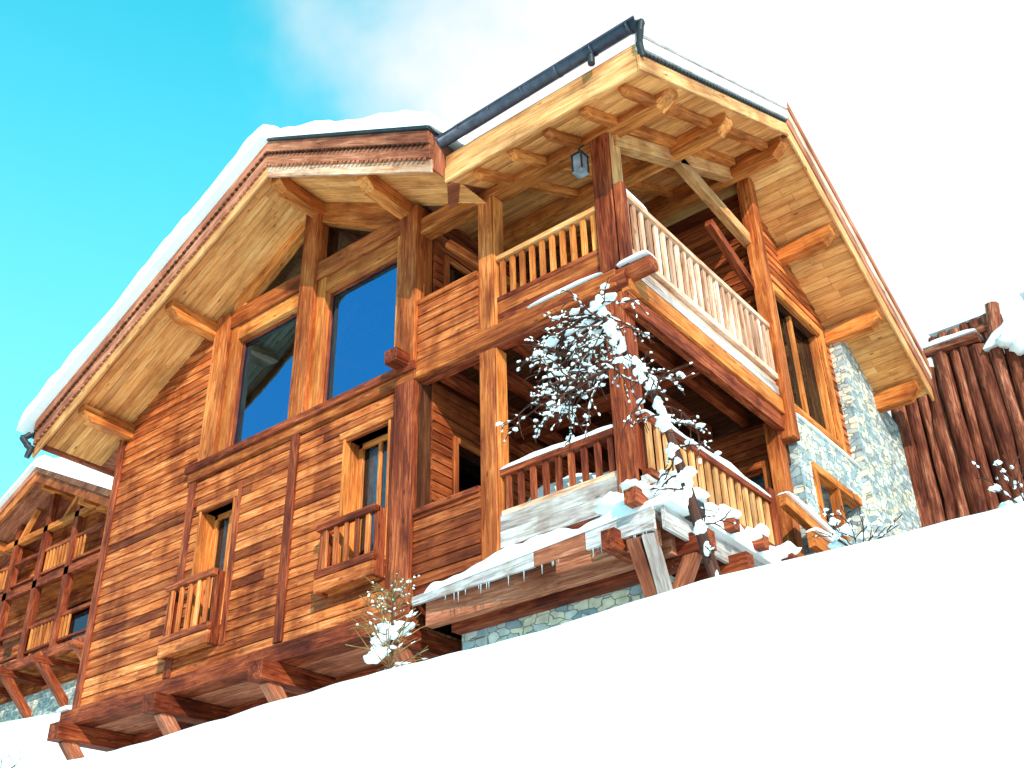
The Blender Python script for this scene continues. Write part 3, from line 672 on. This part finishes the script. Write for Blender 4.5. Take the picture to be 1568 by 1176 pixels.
def limb(mb,o,d,L_,r0,depth,mat,snow,droop=.12,curl=.3,kids=(0,1,1,2),ss=1.):
    pts=[V(o)];d=V(d).normalized();n=5
    for k in range(n):
        d=(d+V((random.uniform(-curl,curl),random.uniform(-curl,curl),random.uniform(-curl,curl)-droop*.5))).normalized()
        pts.append(pts[-1]+d*L_/n)
    tube(mb,pts,r0,max(r0*.5,.0034),mat,4)
    for k in range(1,n+1):
        q_=random.random()
        if q_<snow: snowline(mb,pts[k-1],pts[k],random.uniform(.007,.015)*ss)
        elif q_<snow*1.2:
            s_=random.uniform(.010,.026)*ss;mb.blob(pts[k]+V((0,0,s_*.6)),s_*random.uniform(1,2.),s_*random.uniform(1,1.7),s_*.8)
    if depth:
        for k in range(1,n+1):
            for q_ in range(random.choice(kids)):
                dd=(pts[k]-pts[k-1]).normalized()+V((random.uniform(-1,1),random.uniform(-1,1),random.uniform(-.7,.7)))*.95
                limb(mb,pts[k],dd,L_*random.uniform(.3,.6),r0*.65,depth-1,mat,snow,droop,curl,kids,ss)
T=MB();random.seed(33)
tr=[V((2.03,-2.5,-2.5)),V((1.95,-2.5,-2.1)),V((1.86,-2.5,-1.6)),V((1.78,-2.52,-1.15)),V((1.66,-2.5,-.72)),V((1.5,-2.48,-.40)),V((1.36,-2.5,-.08)),V((1.28,-2.5,.15)),V((1.23,-2.5,.32))]
tube(T,tr,.05,.014,'twig',8)
for k in range(1,len(tr)):
    for _ in range(7):
        o=tr[k-1].lerp(tr[k],random.random());T.blob(o+V((random.uniform(-.03,.03),-.03,.01)),random.uniform(.018,.055),random.uniform(.02,.035),random.uniform(.03,.085))
for k in range(34):
    t_=.12+.88*(k/33)**.8;f=t_*(len(tr)-1);i=min(int(f),len(tr)-2);o=tr[i].lerp(tr[i+1],f-i)
    an=random.uniform(0,2*math.pi);up_=random.uniform(-.45,.35)
    L_=.40 if t_>.45 else .26
    limb(T,o,(math.cos(an)-(.3 if t_>.6 else .0),math.sin(an),up_),L_*random.uniform(.7,1.2),.009,1,'twig',.30,.16)
for k in range(10):
    o=tr[5].lerp(tr[8],random.random());limb(T,o,(-1,random.uniform(-.4,.4),random.uniform(-.5,.15)),random.uniform(.6,.95),.013,2,'twig',.27,.1,.35)
for _ in range(22):
    o=tr[random.randint(5,8)]+V((random.uniform(-.6,.1),random.uniform(-.12,.12),random.uniform(-.2,.08)));s_=random.uniform(.02,.055);T.blob(o,s_*1.6,s_,s_*.75)
T.obj('larch_tree')
S=MB();random.seed(5)
base=V((-1.05,-2.5,-2.45))
tube(S,[base,base+V((.02,0,.4)),base+V((.0,0,.88))],.02,.004,'twig',6)
for k in range(70):
    h=random.uniform(.1,.8);an=random.uniform(0,2*math.pi)
    limb(S,base+V((0,0,h)),(math.cos(an),math.sin(an),random.uniform(.2,1.2)),.5*(1.0-h*.8),.0046,1 if k%4==0 else 0,'straw',.10,0,.16,ss=.9)
for _ in range(14):
    h=random.uniform(.08,.55);a=.2*(1-h);s_=random.uniform(.02,.055)
    S.blob(base+V((random.uniform(-a,a),random.uniform(-a,a),h)),s_*1.6,s_*1.3,s_)
S.obj('young_conifer')
def bush(name,x,y,h,seed,n=9,snow=.15):
    B=MB();random.seed(seed);o=V((x,y,terr(x,y)-.05))
    for k in range(n):
        an=random.uniform(0,6.28);limb(B,o,(math.cos(an)*.9,math.sin(an)*.9,random.uniform(.3,1.2)),h*random.uniform(.6,1.1),.005,1,'twig',snow,0,.25)
    for _ in range(5):
        s_=random.uniform(.02,.04);B.blob(o+V((random.uniform(-.4,.4)*h,random.uniform(-.3,.3)*h,random.uniform(.1,.3)*h+.03)),s_*1.6,s_*1.2,s_)
    B.obj(name)
bush('snowy_bush',3.0,-2.5,.36,3);bush('snowy_bush',4.02,-2.5,.36,8,9)
bush('snowy_bush',-6.2,-3.0,.45,11,9,.1)

# ---------------------------------------------------------------- light, sky
sv=V((.70,-.55,.43)).normalized()
sd=bpy.data.lights.new('sun','SUN');sd.energy=5.0;sd.angle=math.radians(.5);sd.color=(1,.95,.86)
so=bpy.data.objects.new('sun',sd);COL.objects.link(so);so.rotation_euler=(-sv).to_track_quat('-Z','Y').to_euler()
wd=bpy.data.worlds.new('World');scn.world=wd;wd.use_nodes=True;nt=wd.node_tree;L=nt.links.new
bg=nt.nodes['Background'];sky=N(nt,'ShaderNodeTexSky',sky_type='NISHITA');sky.sun_disc=False
sky.sun_elevation=math.asin(sv.z);sky.sun_rotation=math.atan2(sv.x,sv.y);sky.altitude=1800
sc=mixc(nt,'MULTIPLY',1.,sky.outputs[0],(.5,5.6,4.1))
tc=N(nt,'ShaderNodeTexCoord');sx=N(nt,'ShaderNodeSeparateXYZ');L(tc.outputs['Generated'],sx.inputs[0])
hz=N(nt,'ShaderNodeMapRange',interpolation_type='SMOOTHSTEP');L(sx.outputs['Z'],hz.inputs[0]);hz.inputs[1].default_value=.86;hz.inputs[2].default_value=.0
sc=mixc(nt,'MIX',hz.outputs[0],sc,(4.2,5.6,6.2))
dt=N(nt,'ShaderNodeVectorMath',operation='DOT_PRODUCT');dt.inputs[1].default_value=(-.108,.835,.54);L(tc.outputs['Generated'],dt.inputs[0])
n1=N(nt,'ShaderNodeTexNoise');n1.inputs['Scale'].default_value=3.4;n1.inputs['Detail'].default_value=5;n1.inputs['Roughness'].default_value=.55;L(tc.outputs['Generated'],n1.inputs['Vector'])
ma=N(nt,'ShaderNodeMath',operation='MULTIPLY_ADD');L(n1.outputs[0],ma.inputs[0]);ma.inputs[1].default_value=.34;L(dt.outputs['Value'],ma.inputs[2])
mr=N(nt,'ShaderNodeMapRange',interpolation_type='SMOOTHSTEP');L(ma.outputs[0],mr.inputs[0]);mr.inputs[1].default_value=.945;mr.inputs[2].default_value=1.11
c=mixc(nt,'MIX',mr.outputs[0],sc,(9.2,8.9,8.9))
L(c,bg.inputs[0]);bg.inputs[1].default_value=.12

# ---------------------------------------------------------------- camera
cd=bpy.data.cameras.new('camera');cd.sensor_width=36;cd.lens=1674.6/1568*36;cd.clip_end=3000;cd.clip_start=.05
co=bpy.data.objects.new('camera',cd);COL.objects.link(co)
R=V((.7821,.6227,-.0245)).normalized();F=V((-.5243,.6788,.5141)).normalized()
U=R.cross(F).normalized();R=F.cross(U).normalized()
mw=Matrix(((R.x,U.x,-F.x,5.232),(R.y,U.y,-F.y,-8.884),(R.z,U.z,-F.z,-4.955),(0,0,0,1)));co.matrix_world=mw
scn.camera=co
scn.view_settings.view_transform='Standard';scn.view_settings.look='None';scn.view_settings.exposure=0
